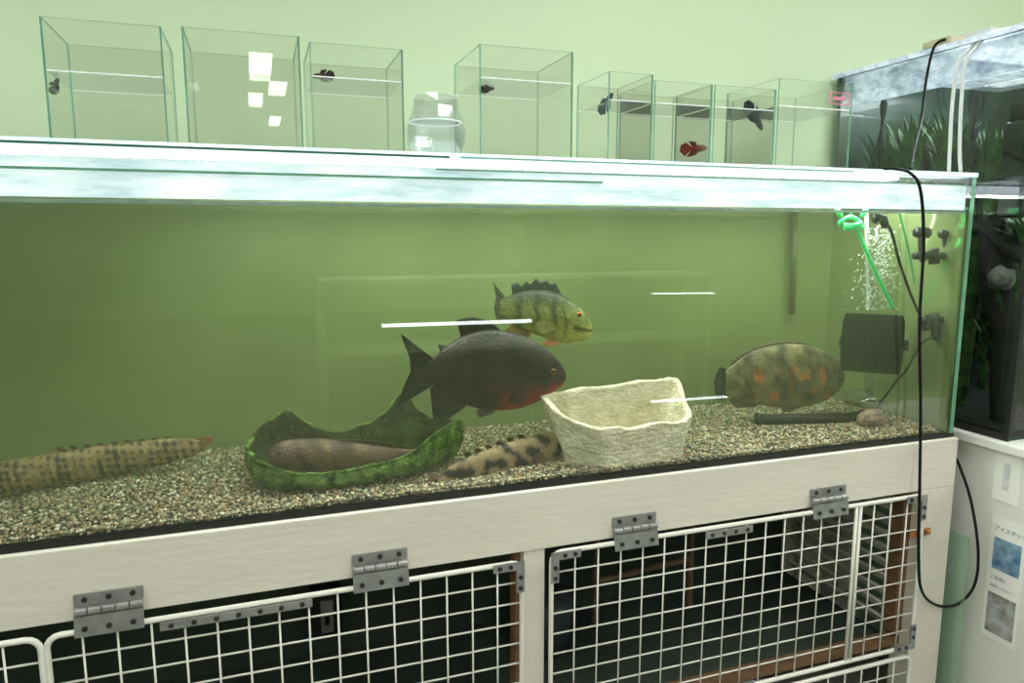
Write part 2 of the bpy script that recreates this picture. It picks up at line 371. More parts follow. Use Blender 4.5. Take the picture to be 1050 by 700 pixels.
def pacu(x,y):
    base=mixc(c(50,38,34),c(20,16,16),.5+1.2*nz(x,y,.06)+.6*nz(x,y,.3,3))
    base=mixc(base,c(66,62,54),.35*max(0,1-(y-338)/26))
    base=mixc(base,c(80,34,28),.55*max(0,1-abs(y-398)/22)*max(0,1-abs(x-520)/45))
    yb=399-max(0,(x-520))*.22
    r=((y-yb)/13+.7*nz(x,y,.12,7))*min(1,max(0,(x-502)/22))
    base=mixc(base,RD,max(0,r)*.9)
    if abs(x-552-((y-380)**2)*-.012)<1.4 and 362<y<402: base=mixc(base,c(10,8,8),.8)
    if abs(y-388+ (578-x)*.14)<1.0 and x>566: base=(.006,.005,.005,1)
    return base
bf=lambda x,y,u: mixc(c(30,26,25),c(12,12,13),u)
fish('pacu_fish','dark brown pacu with red belly swimming above the log',.15,
 [(438,371,390,.004),(446,366,395,.008),(458,354,404,.016),(475,344,414,.025),(498,338,420,.030),(522,340,420,.032),(545,348,414,.030),(561,359,405,.024),(572,369,398,.015),(577,376,393,.009),(580,381,389,.003)],pacu,
 [('dorsal_fin',[(474,350),(498,344),(514,344)],[(468,328),(484,325),(503,329),(516,341)],bf,0,0),
  ('adipose_fin',[(452,362),(462,356)],[(449,353),(455,354)],bf,0,0),
  ('tail_fin',[(444,367),(441,381),(444,395)],[(411,342),(414,352),(420,366),(421,381),(414,396),(406,418)],bf,0,-.006),
  ('anal_fin',[(447,393),(462,403),(480,412)],[(441,398),(444,430),(455,433),(477,417)],bf,0,0),
  ('pelvic_fin',[(492,417),(504,419)],[(488,424),(492,428),(508,423)],lambda x,y,u:c(50,24,20),-.01,-.018),
  ('pectoral_fin',[(541,400),(544,407)],[(524,404),(522,412),(532,414)],lambda x,y,u:mixc(c(80,30,24),c(24,18,18),u),-.028,-.038)],
 (563,379,.0068,c(150,110,70)))
def bass(x,y):
    b0=mixc(c(126,130,72),c(92,100,52),.5+nz(x,y,.2)); b0=mixc(b0,c(208,196,92),(y-328)/18)
    b0=mixc(b0,c(44,52,34),(318-y)/14)
    for bx in(533,550,566):
        b0=mixc(b0,c(22,24,16),.9*max(0,1-abs(x-bx-nz(x,y,.1)*4)/4.5)*(1 if y<334 else .25))
    if abs(y-(337-(603-x)*.20))<1.2 and x>585: b0=c(24,22,14)
    if abs(x-577+((y-330)**2)*.012)<1.0 and 312<y<346: b0=mixc(b0,c(50,54,34),.8)
    return b0
bfn=lambda x,y,u: mixc(c(44,54,44),c(24,36,38),u)
fish('peacock_bass','olive yellow peacock bass with dark bars and spiny fin',.255,
 [(515,309,324,.004),(522,305,329,.009),(534,300,336,.016),(550,297,343,.023),(565,298,349,.027),(578,303,351,.028),(589,311,350,.023),(597,320,347,.015),(602,328,343,.007),(604,333,339,.003)],bass,
 [('dorsal_fin',[(528,306),(548,302),(574,305)],[(526,292),(533,290),(536,294),(541,288),(545,292),(550,285),(555,290),(560,286),(564,291),(569,289),(575,302)],bfn,0,0),
  ('tail_fin',[(520,305),(519,316),(520,328)],[(508,290),(511,305),(509,316),(512,332)],lambda x,y,u:mixc(c(90,95,70),c(60,60,50),u),0,0),
  ('anal_fin',[(528,332),(545,341)],[(520,340),(529,347),(543,348)],lambda x,y,u:c(130,100,55),0,0),
  ('pelvic_fin',[(563,348),(572,350)],[(557,352),(563,355),(575,353)],lambda x,y,u:c(175,100,50),-.01,-.02),
  ('pectoral_fin',[(570,330),(572,338)],[(554,330),(552,338),(560,343)],lambda x,y,u:c(140,138,80),-.028,-.038)],
 (590,321,.0068,c(205,110,45)),yaw=math.radians(-12))
def osc(x,y):
    b0=mixc(c(136,128,92),c(86,82,60),.5+1.4*nz(x,y,.08)+.6*nz(x,y,.3,2))
    o=nz(x,y,.10,9)+.3*nz(x,y,.3,5)
    if 768<x<852 and y>374: b0=mixc(b0,c(206,112,50),2.6*(o-.04))
    for bx,ww in((762,6),(798,9),(824,5)): b0=mixc(b0,c(28,26,21),1.25*max(0,1-abs(x-bx-nz(x,y,.07,2)*16)/ww)*(.6+.8*nz(x,y,.12,8))+0)
    if abs(x-842+((y-385)**2)*.012)<1.2 and 368<y<402: b0=mixc(b0,c(40,36,26),.8)
    if abs(y-388)<1.1 and x>850: b0=c(36,30,20)
    return mixc(b0,c(146,140,102),(y-404)/12)
of=lambda x,y,u: mixc(c(98,92,66),c(84,80,60),u)
fish('oscar_fish','olive oscar with dark bars and orange patches near gravel',.21,
 [(744,380,403,.006),(754,371,409,.011),(770,360,413,.019),(792,354,417,.026),(812,352,418,.028),(832,355,415,.027),(847,361,409,.023),(857,368,402,.017),(862,375,396,.011),(865,381,391,.005)],osc,
 [('dorsal_fin',[(754,380),(775,366),(800,361),(830,362)],[(749,372),(755,365),(770,357),(785,352),(805,348.5),(822,350),(834,356)],of,-.004,0),
  ('tail_fin',[(750,380),(748,392),(750,402)],[(738,376),(732,390),(733,404),(741,411)],lambda x,y,u:c(32,32,26),0,0),
  ('anal_fin',[(754,402),(775,408)],[(748,410),(755,418),(776,417)],of,0,0),
  ('pelvic_fin',[(806,414),(818,415)],[(801,420),(808,423),(820,418)],lambda x,y,u:c(70,68,50),-.01,-.02),
  ('pectoral_fin',[(831,388),(832,398)],[(816,392),(814,402),(824,404)],lambda x,y,u:c(100,90,62),-.028,-.036)],
 (849,378,.0062,c(180,90,45)))
def bich(x,y):
    b0=mixc(c(176,150,108),c(130,108,76),.5+nz(x,y,.15))
    g=.55*math.sin((x+y)*.36)*math.sin((x-1.5*y)*.36)+.5*nz(x,y,.10,4)+.2*math.sin(x*.12)
    return mixc(b0,c(44,38,28),3.6*(g-.04))
bp=[(-62,492,510,.007),(-50,488,512,.015),(-25,481,510,.020),(0,474,505,.022),(40,467,499,.022),(80,460,493,.022),(120,455,486,.020),(155,451,479,.017),(180,449,473,.012),(198,450,467,.006),(206,452,463,.003)]
bfin=lambda x,y,u: mixc(c(130,104,70),c(90,70,48),u)
fins=[('tail_fin',[(198,451),(201,458),(196,469)],[(212,446),(220,450),(208,461)],lambda x,y,u:c(150,108,70),0,0)]
for k in range(9):
    x=60+k*14; y=464-(x-40)*.10+ (0 if x<130 else (x-130)*.02)
    fins.append(('finlet',[(x,y+1),(x+8,y)],[(x-3,y-4),(x+3,y-4)],bfin,0,0))
fish('bichir_fish','long tan bichir with dark mottled bands resting on gravel',.22,bp,bich,fins,(-52,494,.004,c(150,120,80)),N=170,M=28,bend=lambda x:-.0006*(100-x)+.06 if x<100 else .06)
bp2=[(440,495,499,.002),(452,486,499,.007),(468,474,498,.012),(490,464,493,.017),(515,455,487,.021),(540,448,480,.023),(558,444,475,.023),(572,443,471,.020),(582,446,466,.014),(587,450,462,.006)]
fins=[('tail_fin',[(454,486),(450,492),(454,499)],[(442,488),(433,498),(441,503)],lambda x,y,u:c(130,104,72),0,0),
 ('pectoral_fin',[(560,462),(562,470)],[(548,466),(546,474),(556,476)],bfin,-.022,-.032)]
for k in range(6):
    x=478+k*11; y=469-(x-478)*.33
    fins.append(('finlet',[(x,y),(x+7,y-2)],[(x-3,y-5),(x+2,y-6)],bfin,0,0))
fish('bichir_fish','tan bichir with dark blotches lying between log and pot',.10,bp2,lambda x,y:mixc(mixc(c(140,118,88),c(178,156,120),.5+nz(x,y,.05,2)),c(42,36,28),3.4*(nz(x,y,.09,21)+.25*nz(x,y,.3)+.22*math.sin(x*.22+y*.1))),fins,(580,451,.004,c(150,120,80)),N=110,M=28,bend=lambda x:(x-520)*.00045)
def cat_(x,y): return mixc(c(122,100,84),c(74,60,52),.5+1.3*nz(x,y,.08)+(455-y)*.04)
fish('lungfish','plain greyish brown eel shaped fish resting inside mossy log',.165,
 [(276,462,474,.008),(284,455,479,.018),(300,451,482,.026),(325,450,484,.030),(350,452,483,.029),(375,455,481,.024),(400,458,478,.016),(418,460,473,.008),(430,461,467,.003)],cat_,
 [('dorsal_fin',[(350,454),(385,457),(425,462)],[(345,450),(380,451),(424,459)],lambda x,y,u:c(80,64,52),0,0),
  ('pectoral_fin',[(305,470),(310,476)],[(322,476),(330,482),(318,484)],lambda x,y,u:c(84,64,52),-.026,-.034)],
 (286,462,.0035,c(60,45,35)),N=60)
# ------------------------------------------------------------ mossy log
def log():
    K=[(-.040,.165,.19,.745,.782,.785),(-.024,.11,.24,.716,.776,.796),(.008,.068,.27,.706,.768,.818),(.045,.050,.28,.704,.758,.828),(.085,.046,.28,.704,.754,.798),(.135,.046,.28,.704,.754,.778),(.19,.052,.28,.704,.758,.786),(.24,.060,.28,.704,.764,.812),(.278,.072,.27,.706,.776,.856),(.302,.09,.255,.709,.788,.818),(.340,.115,.235,.716,.800,.798),(.368,.14,.21,.724,.804,.80),(.386,.165,.185,.75,.79,.79)]
    nu,nv=100,44; P=cr(K,nu); out=[];inn=[]
    for i,p in enumerate(P):
        x,yf,yb,zb,zf,zk=p
        for lst,th_ in((out,0),(inn,.009)):
            for j in range(nv):
                v=j/(nv-1); a=math.pi*(1-v); yc=(yf+yb)/2; hw=max((yb-yf)/2-th_,.002)
                ca=math.cos(a); sa=max(math.sin(a),0)**.7
                zr=zf*(1-v)+zk*v
                zt=zr-(zr-(zb+th_))*sa
                curl=-.025*max(0,(v-.8)/.2)**2 if v>.8 else .012*max(0,(.15-v)/.15)
                r=.005*noise.noise(Vector((x*30,v*9,th_*90)))+.003*noise.noise(Vector((x*90,v*30,5)))
                xx=x+(th_*.8 if i<8 else (-th_*.8 if i>nu-9 else 0))
                lst.append((xx,yc+hw*ca*1.0+curl+r*(-1 if v<.5 else 1),max(zt+r,.706)))
    b=B(); b.v=out+inn; o=nu*nv
    for i in range(nu-1):
        for j in range(nv-1):
            a=i*nv+j; b.f.append((a,a+nv,a+nv+1,a+1)); b.m.append(0)
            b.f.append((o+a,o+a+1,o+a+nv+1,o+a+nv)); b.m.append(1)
        for j in(0,nv-1):
            a=i*nv+j; b.f.append((a,a+nv,o+a+nv,o+a)); b.m.append(0)
    for i in(0,nu-1):
        for j in range(nv-1):
            a=i*nv+j; b.f.append((a,a+1,o+a+1,o+a)); b.m.append(0)
    return b
moss=mat('moss_green',c(128,160,80),.85,col2=c(58,82,40),scale=45,bump=1.0,bscale=140,spec=.1)
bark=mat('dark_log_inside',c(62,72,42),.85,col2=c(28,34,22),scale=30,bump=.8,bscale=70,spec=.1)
lo=log().obj('hollow_log',[moss,bark],smooth=True,label='hollow boat-shaped log ornament covered in green moss',cat='aquarium ornament')
mb=B(); NV=44
lv=[v.co+lo.location for v in lo.data.vertices]
for i in range(4200):
    i0=random.randrange(100); 
    if random.random()<.85: j=random.choice([0,0,0,1,2,3,4,5,6,8,10,43,43,42,41]); p=lv[i0*NV+j]
    else: j=random.choice([40,41,42,43]); p=lv[100*NV+i0*NV+j]
    d=Vector((random.uniform(-1,1),random.uniform(-.9,.3),random.uniform(-.1,1))).normalized()
    l=random.uniform(.002,.005); w=Vector((random.uniform(-1,1),random.uniform(-1,1),0)).normalized()*.0014
    p=p+Vector((random.uniform(-.003,.003),0,random.uniform(-.003,.002)))
    b0=len(mb.v); mb.v+=[tuple(p-w),tuple(p+w),tuple(p+d*l)]; mb.f.append((b0,b0+1,b0+2)); mb.m.append(0)
mb.obj('moss',moss,lo,kind='stuff',label='fuzzy green moss')
# ------------------------------------------------------------ stone pot
def chaikin(P,it,f=.2):
    for _ in range(it):
        Q=[]
        for i in range(len(P)):
            a,b_=P[i],P[(i+1)%len(P)]
            Q.append([a[q]*(1-f)+b_[q]*f for q in range(len(a))]); Q.append([a[q]*f+b_[q]*(1-f) for q in range(len(a))])
        P=Q
    return P
def pot():
    bot=[(.588,.072),(.655,.017),(.830,.030),(.835,.130),(.595,.140)]
    top=[(.553,.060,.822),(.634,.010,.794),(.846,.020,.798),(.872,.130,.866),(.540,.145,.852)]
    bot=chaikin([list(p) for p in bot],2,.09); top=chaikin([list(p) for p in top],2,.09)
    n=5
    def den(P):
        out=[]
        for i in range(len(P)):
            a,b_=P[i],P[(i+1)%len(P)]
            for k in range(n):
                t=k/n; out.append([a[q]*(1-t)+b_[q]*t for q in range(len(a))])
        return out
    bo=den(bot); to=den(top); m_=len(bo); L=26; b=B()
    cx,cy=.71,.082
    for layer in range(2):
        for l in range(L+1):
            t=l/L
            for k in range(m_):
                zb=.700 if layer==0 else .720
                x=bo[k][0]*(1-t)+to[k][0]*t; y=bo[k][1]*(1-t)+to[k][1]*t; z=zb*(1-t)+to[k][2]*t
                dx,dy=cx-x,cy-y; d=math.hypot(dx,dy)
                if layer: f=.012/d; x+=dx*f; y+=dy*min(f*1.6,.5); 
                q=.0035*noise.noise(Vector((x*20,y*20,z*22)))+.0020*noise.noise(Vector((x*90,y*90,z*60)))
                x-=dx/d*q; y-=dy/d*q; z+=(q*1.3+.003*math.sin(x*60))*max(0,(t-.85)/.15)
                b.v.append((x,max(y,.0125),z))
    def fc(o,flip):
        for l in range(L):
            for k in range(m_):
                a=o+l*m_+k; a2=o+l*m_+(k+1)%m_; f=(a,a2,a2+m_,a+m_); b.f.append(f if not flip else f[::-1]); b.m.append(0)
    o2=(L+1)*m_; fc(0,False); fc(o2,True)
    for k in range(m_):
        a=L*m_+k; a2=L*m_+(k+1)%m_; b.f.append((a,a2,o2+a2,o2+a)); b.m.append(0)
    b.f.append(tuple(range(m_))[::-1]); b.m.append(0); b.f.append(tuple(o2+k for k in range(m_))); b.m.append(0)
    return b
pot().obj('stone_pot',mat('cream_stone',c(244,234,210),.85,col2=c(210,200,170),scale=26,bump=1.0,bscale=95,stretch=(1,1,1.6)),smooth=True,label='open cream white textured stone pot sitting on the gravel',cat='aquarium ornament')
# ------------------------------------------------------------ filter and fittings
mid=W(894,352,.135); dv=Vector((.693,-.721,0))
p0=mid-dv*.068; p1=mid+dv*.068; ax=dv; rr=.0745
bs=W(893,412,.27); bs.z=.716
sf=empty('sponge_filter',(bs.x,bs.y,.716),'black ribbed sponge filter on round clear base with tube','aquarium filter')
nrib=11; P=[];R=[]
for i in range(nrib*6+1):
    t=i/(nrib*6); ed=min(t,1-t)*2
    P.append(p0+(p1-p0)*t); R.append(rr*(1-.04*(.5+.5*math.cos(i/6*2*math.pi))-.16*max(0,1-ed*9)**2))
B().tube(P,R,40).obj('sponge',SPONGE,sf,smooth=True)
B().tube([p0-ax*.006,p1+ax*.012],.014,14).obj('sponge_core',BLK,sf,smooth=True)
B().tube(cr([mid,Vector((mid.x,mid.y,.80)),Vector((bs.x,bs.y,.765)),Vector((bs.x,bs.y,.73))],14),.010,14).obj('riser_tube',glass('clear_grey_plastic',(.7,.75,.65,1),.1,.4,haze=(.35,.4,.3,1),hz=.35),sf,smooth=True)
dp=[];dr=[]
for r_,z_ in[(.008,.775),(.020,.771),(.045,.758),(.068,.742),(.074,.732),(.071,.720)]: dp.append(Vector((bs.x,bs.y,z_)));dr.append(r_)
B().tube(dp,dr,32).obj('filter_base',glass('clear_base_plastic',(.45,.5,.4,1),.12,.3,haze=(.14,.16,.11,1),hz=.6),sf,smooth=True)
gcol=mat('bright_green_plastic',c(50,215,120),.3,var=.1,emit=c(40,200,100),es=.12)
gn=empty('green_clip',W(872,226,.15),'bright green plastic pipe clip with long green stick','pipe clip')
cc=W(872,227,.15); 
b=B().tube([cc+Vector((.028*math.cos(a),.008*math.sin(a*2),.010*math.sin(a))) for a in [i/24*2*math.pi for i in range(24)]],.006,8,closed=True)
b.tube([W(862,222,.15),W(858,214,.15)],.006,8).tube([W(884,222,.15),W(889,212,.15)],.006,8).tube([W(866,233,.15),W(884,233,.15)],.008,8)
b.obj('clip_ring',gcol,gn,smooth=True)
B().tube(cr([W(878,232,.15),W(890,262,.15),W(903,290,.15),W(916,316,.15)],20),.005,8).obj('green_stick',gcol,gn,smooth=True)
B().tube(cr([W(922,218,.10),W(930,250,.10),W(938,290,.10)],16),.0028,8).obj('green_stick',glass('pale_green_tube',(.6,.9,.7,1),.1,.3,haze=c(70,190,120),hz=.5),gn,smooth=True)
bb=B()
for i in range(800):
    t=random.random()**.8; x=random.gauss(904,6+9*t); y=226+92*t
    bb.sph(W(x,y,.2+random.uniform(-.03,.03)),random.uniform(.001,.0028),n=6,k=4)
bb.obj('air_bubbles',glass('bubble_skin',(.95,1,.97,1),.15,.5,haze=(.9,.95,.9,1),hz=.22),smooth=True,label='white stream of rising air bubbles from filter',cat='bubbles',kind='stuff')
tp=[W(776,430,.20),W(800,431,.18),W(830,434,.16),W(862,437,.14),W(892,436,.14)]
bt=empty('black_tube',tp[2],'black cylindrical heater tube lying on the gravel','aquarium heater')
tq=cr(tp,30); tq=[Vector((q[0],q[1],.729)) for q in tq]
B().tube(tq,.0130,16).obj('tube_body',BLK,bt,smooth=True)
B().tube([tq[0]-(tq[1]-tq[0])*.5,tq[2]],.015,16).obj('end_cap',BLKR,bt,smooth=True)
B().tube([tq[-4],tq[-1]],.0155,16).obj('end_cap',BLKR,bt,smooth=True)
b=B(); q=W(893,434,.09); b.sph((q.x,q.y,.734),.038,.026,.026,24,16)
b.v=[tuple(Vector(v)+Vector((0,0,.004*noise.noise(Vector(v)*40)))) for v in b.v]
b.obj('river_stone',mat('banded_brown_stone',c(160,134,110),.6,col2=c(86,70,56),scale=30,stretch=(1,4,4)),smooth=True,label='rounded banded brown stone on the gravel',cat='stone')
ft=empty('valve_fitting',W(955,255,.06),'black plastic suction valve fitting with knobs on glass','pipe fitting')
b=B(); Yf=.06
b.tube([W(938,262,Yf),W(976,262,Yf)],.0095,12); b.tube([W(944,238,Yf),W(946,268,Yf)],.0075,12); b.tube([W(940,238,Yf),W(951,239,Yf)],.0125,12)
b.tube([W(957,255,Yf),W(958,270,Yf)],.0125,12); b.tube([W(970,236,Yf),W(971,268,Yf)],.009,12); b.tube([W(965,240,Yf),W(978,240,Yf)],.010,12)
b.obj('fitting_body',BLK,ft,smooth=True)
ft2=empty('elbow_fitting',W(965,335,.05),'black plastic elbow pipe fitting beside the sponge filter','pipe fitting')
b=B(); Yf=.05; b.tube([W(944,328,Yf),W(978,328,Yf)],.009,12).tube([W(958,322,Yf),W(960,348,Yf)],.011,12).tube([W(973,322,Yf),W(974,352,Yf)],.012,12).tube([W(948,324,Yf),W(949,338,Yf)],.011,12)
b.obj('fitting_body',BLK,ft2,smooth=True)
def cable(name,pts,r,m,label,cat='cable',n=80,parent=None):
    return B().tube(cr(pts,n),r,8).obj(name,m,parent,smooth=True,label=label,cat=cat)
cable('air_hose',[W(905,222,.05),W(914,238,.05),W(922,268,.045),W(934,302,.045),W(944,325,.05)],.0032,BLKR,'thin black air hose running down inside the tank','hose')
cable('heater_cable',[W(960,345,.05),W(945,352,.035),W(930,378,.03),W(918,392,.06),W(905,410,.11),W(893,428,.14)],.003,BLKR,'thin black heater cable hanging inside the tank')
sc_=empty('suction_cup',W(905,224,.05),'small black suction cup holding the hose','suction cup')
B().tube([W(897,224,.05),W(905,222,.05)],[.012,.006],14).obj('cup',BLK,sc_,smooth=True); B().tube([W(905,222,.05),W(908,233,.05)],.009,12).obj('cup_stem',BLK,sc_,smooth=True)
B().tube([W(815,214,.40),W(812,322,.40)],.009,12).obj('intake_pipe',mat('murky_pipe',c(66,78,46),.5,var=.2),smooth=True,label='murky green pipe against the back glass',cat='pipe')
for k,(x0_,x1_) in enumerate([(888,890),(926,931)]):
    B().tube([W(x0_,216,.19),W(x1_,318,.21)],.005,10).obj('clear_tube',glass('clear_tube%d'%k,(.85,.92,.85,1),.15,.5,haze=(.8,.85,.8,1),hz=.25),smooth=True,label='clear plastic tube hanging in the bubbles',cat='tube')
Yc=-.022
cable('power_cable',[W(905,176,-.0)+Vector((0,0,.006)),W(918,173,Yc),W(934,178,Yc),W(944,196,Yc),W(947,250,Yc),W(943,330,Yc),W(944,420,Yc),W(943,500,Yc-.02),W(942,570,Yc-.02),W(945,605,Yc-.02),WX(960,620,1.54),WX(982,619,1.585),WX(999,600,1.60),WX(1003,565,1.60),WX(996,515,1.60),WX(984,478,1.595),WX(978,466,1.59)],.0034,BLKR,'black power cable drooping over the tank front in loop',n=180)
cable('power_cable',[WX(970,40,1.63),WX(958,48,1.62),WX(950,80,1.62),WX(945,120,1.60),W(938,150,.12),W(934,173,.04)],.0034,BLKR,'black power cable hanging down from the upper tank')
# ------------------------------------------------------------ cube tanks with bettas
TZ=ZT+.0105
cubes=[(-.302,-.130,.12,.30,1.517,1.437),(-.0994,.0873,.12,.30,1.520,None),(.1035,.2674,.12,.29,1.513,1.456),(.4135,.605,.12,.31,1.535,1.475),(.6847,.785,.12,.275,1.505,1.450),(.790,.9285,.12,.275,1.495,1.45),(.935,1.092,.12,.275,1.495,1.45),(1.100,1.3035,.12,.31,1.520,1.462)]
PINK=mat('pink_label_ink',c(225,130,160),.6,var=.1)
for i,(x0,x1,y0,y1,zt,zw) in enumerate(cubes):
    wet=zw is not None
    e=empty('cube_tank',((x0+x1)/2,(y0+y1)/2,TZ),'small rimless clear glass cube tank '+('part filled with water' if wet else 'standing empty'),'fish tank',group='small cube tanks on the aquarium lid')
    g=.0028; b=B()
    b.box(x0,x1,y0,y0+g,TZ,zt,0,1).box(x0,x1,y1-g,y1,TZ,zt,0,1).box(x0,x0+g,y0+g,y1-g,TZ,zt,0,1).box(x1-g,x1,y0+g,y1-g,TZ,zt,0,1).box(x0+g,x1-g,y0+g,y1-g,TZ,TZ+g,0,1)
    b.obj('glass_body',[GC,GE],e)
    if wet:
        b=B().box(x0+g,x1-g,y0+g,y1-g,zw-.0012,zw)
        t_=.0016
        b.box(x0+g,x1-g,y0+g,y0+g+t_,zw+.0001,zw+.0018,1).box(x0+g,x1-g,y1-g-t_,y1-g,zw+.0001,zw+.0018,1)
        b.obj('water_surface',[GWC,LINE],e)
    if i==7:
        e['label']='clear glass cube tank with small pink sticker, part filled'
        a_=W(851,94,y0-.0012); z_=W(871,108,y0-.0012); b=B()
        b.box(a_.x,z_.x,y0-.0012,y0-.0009,a_.z-.0022,a_.z).box(a_.x,z_.x,y0-.0012,y0-.0009,z_.z,z_.z+.0022).box(a_.x,a_.x+.003,y0-.0012,y0-.0009,z_.z+.0022,a_.z-.0022).box(z_.x-.003,z_.x,y0-.0012,y0-.0009,z_.z+.0022,a_.z-.0022).box(a_.x+.009,z_.x-.012,y0-.0012,y0-.0009,(a_.z+z_.z)/2-.004,(a_.z+z_.z)/2+.004)
        b.obj('pink_sticker',PINK,e,label='faint pink outlined sticker')
def betta(label,px,py,Y,L,c1,c2,ang=0,flip=1):
    k=L/26.
    def T(x,y): return (px+flip*x*k,py+y*k)
    prof=[(px+flip*x*k,py+t*k,py+b_*k,w) for x,t,b_,w in[(-5,-1.5,1.5,.001),(0,-3,3,.003),(5,-3.6,3.4,.004),(9,-3,2.6,.0035),(12,-1,1.2,.001)]]
    f=lambda x,y,u:mixc(c1,c2,u)
    o=fish('betta_fish',label,Y,prof,lambda x,y:mixc(c1,c2,.3+nz(x,y,.4)),[
     ('tail_fin',[T(-4,-1.5),T(-5,0),T(-4,1.5)],[T(-10,-6),T(-15,-3),T(-16,3),T(-11,8)],f,0,.003),
     ('dorsal_fin',[T(-3,-2),T(2,-3)],[T(-7,-7),T(0,-7)],f,0,0),
     ('anal_fin',[T(-4,2),T(4,3)],[T(-9,9),T(0,7)],f,0,0)],(px+flip*9*k,py-.6*k,.0012,(.05,.05,.05,1)),N=16,M=12,group='bettas in the cube tanks')
    o.rotation_euler=(0,ang,0); return o
betta('small dark betta with drooping fins at the water surface',55,85,.2,18,c(60,64,74),c(26,30,40),-1.0)
betta('small brown betta floating just under the water surface',330,78,.2,22,c(90,66,48),c(46,36,32),-.1,-1)
betta('small brownish betta near the tank water surface',500,91,.2,15,c(70,56,46),c(36,34,34),0,1)
betta('dark blue betta tilted nose up beside the glass',621,102,.2,22,c(40,50,90),c(25,30,55),-.9)
betta('bright red betta resting near the tank bottom',713,152,.2,26,c(180,30,30),c(120,22,30),0,1)
betta('black and blue betta tilted nose down in tank',773,124,.2,28,c(30,40,80),c(16,18,36),1.0)
# rounded bowl
bx,by=.338,.17; bw=empty('glass_bowl',(bx,by,TZ),'small rounded clear glass bowl half filled with water','glass bowl')
b=B()
prof=[(.034,0),(.050,.012),(.058,.035),(.060,.055),(.054,.080),(.045,.102),(.043,.124),(.0405,.124),(.0425,.102),(.0510,.080),(.057,.055),(.055,.035),(.047,.015),(.030,.005)]
n=10
for i,(r_,z_) in enumerate(prof):
    for j in range(n):
        a=j/n*6.2832+.2
        b.v.append((bx+r_*math.cos(a),by+r_*math.sin(a),TZ+z_))
K_=len(prof)
for i in range(K_-1):
    for j in range(n):
        b.f.append((i*n+j,i*n+(j+1)%n,(i+1)*n+(j+1)%n,(i+1)*n+j)); b.m.append(1 if i==6 else 0)
b.f.append(tuple(range(n))[::-1]); b.m.append(0); b.f.append(tuple((K_-1)*n+j for j in range(n))); b.m.append(0)
b.obj('bowl_body',[glass('bowl_glass',(.965,.98,.985,1),.08,.5,haze=(.9,.95,1,1),hz=.03),LINE],bw)
b=B(); b.v=[(bx+.050*math.cos(j/n*6.2832+.2),by+.050*math.sin(j/n*6.2832+.2),TZ+.074) for j in range(n)]; b.f=[tuple(range(n))]; b.m=[0]
b.tube([(bx+.0498*math.cos(j/24*6.2832),by+.0498*math.sin(j/24*6.2832),TZ+.075) for j in range(24)],.0014,6,1,closed=True)
b.obj('water_surface',[GWC,LINE],bw)
# ------------------------------------------------------------ stand
sd=empty('aquarium_stand',(.4,.2,0),'white painted wooden stand with white wire mesh doors','aquarium stand')
B().box(XL-.02,XR+.003,-.014,.03,.58,ZB-.0006).obj('top_rail',PAINT,sd,bevel=.002)
B().box(XL-.02,XR+.003,.03,YB+.03,.675,ZB-.0006).obj('stand_top',PAINT,sd)
B().box(1.462,XR+.003,-.014,.04,0,.5798).obj('post',PAINT,sd,bevel=.002)
B().box(.456,.500,-.010,.04,0,.5798).obj('post',PAINT,sd,bevel=.002)
B().box(1.462,XR+.003,YB-.03,YB+.03,0,.674).obj('post',PAINT,sd)
B().box(XL-.02,XL+.06,-.014,.04,0,.5798).obj('post',PAINT,sd)
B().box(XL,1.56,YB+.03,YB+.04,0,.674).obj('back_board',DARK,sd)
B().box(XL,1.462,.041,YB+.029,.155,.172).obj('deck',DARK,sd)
B().box(.5,1.462,.015,.040,.172,.195).obj('wood_sill',WOOD,sd); B().box(XL+.06,.456,.015,.040,.172,.195).obj('wood_sill',WOOD,sd)
B().box(1.437,1.4618,.010,.040,.206,.5798).obj('wood_jamb',WOOD,sd)
B().box(.446,.4558,.010,.040,.206,.5798).obj('wood_jamb',WOOD,sd)
b=B()
for k in range(10):
    z=.21+k*.037; b.hexa([(1.448,.045,z),(1.456,.045,z+.004),(1.456,YB-.035,z+.004),(1.448,YB-.035,z),(1.434,.045,z+.020),(1.442,.045,z+.024),(1.442,YB-.035,z+.024),(1.434,YB-.035,z+.020)])
for y in(.05,.22,YB-.05): b.box(1.4585,1.4615,y,y+.02,.18,.67)
b.obj('slatted_side',SLAT,sd)
def rframe(x0,x1,z0,z1,y,r,rad=.02):
    P=[]
    for cx,cz,a0 in[(x1-rad,z1-rad,0),(x0+rad,z1-rad,90),(x0+rad,z0+rad,180),(x1-rad,z0+rad,270)]:
        for k in range(5):
            a=math.radians(a0+k*22.5); P.append((cx+rad*math.cos(a),y,cz+rad*math.sin(a)))
    return P
def screws(b,pts,y):
    for x,z in pts: b.tube([Vector((x,y,z)),Vector((x,y-.0022,z))],.0045,10,1)
def plate_h(b,x0,x1,z0,z1,y,n):
    b.box(x0,x1,y-.0025,y,z0,z1); screws(b,[(x0+(x1-x0)*(i+.5)/n,(z0+z1)/2) for i in range(n)],y-.0025)
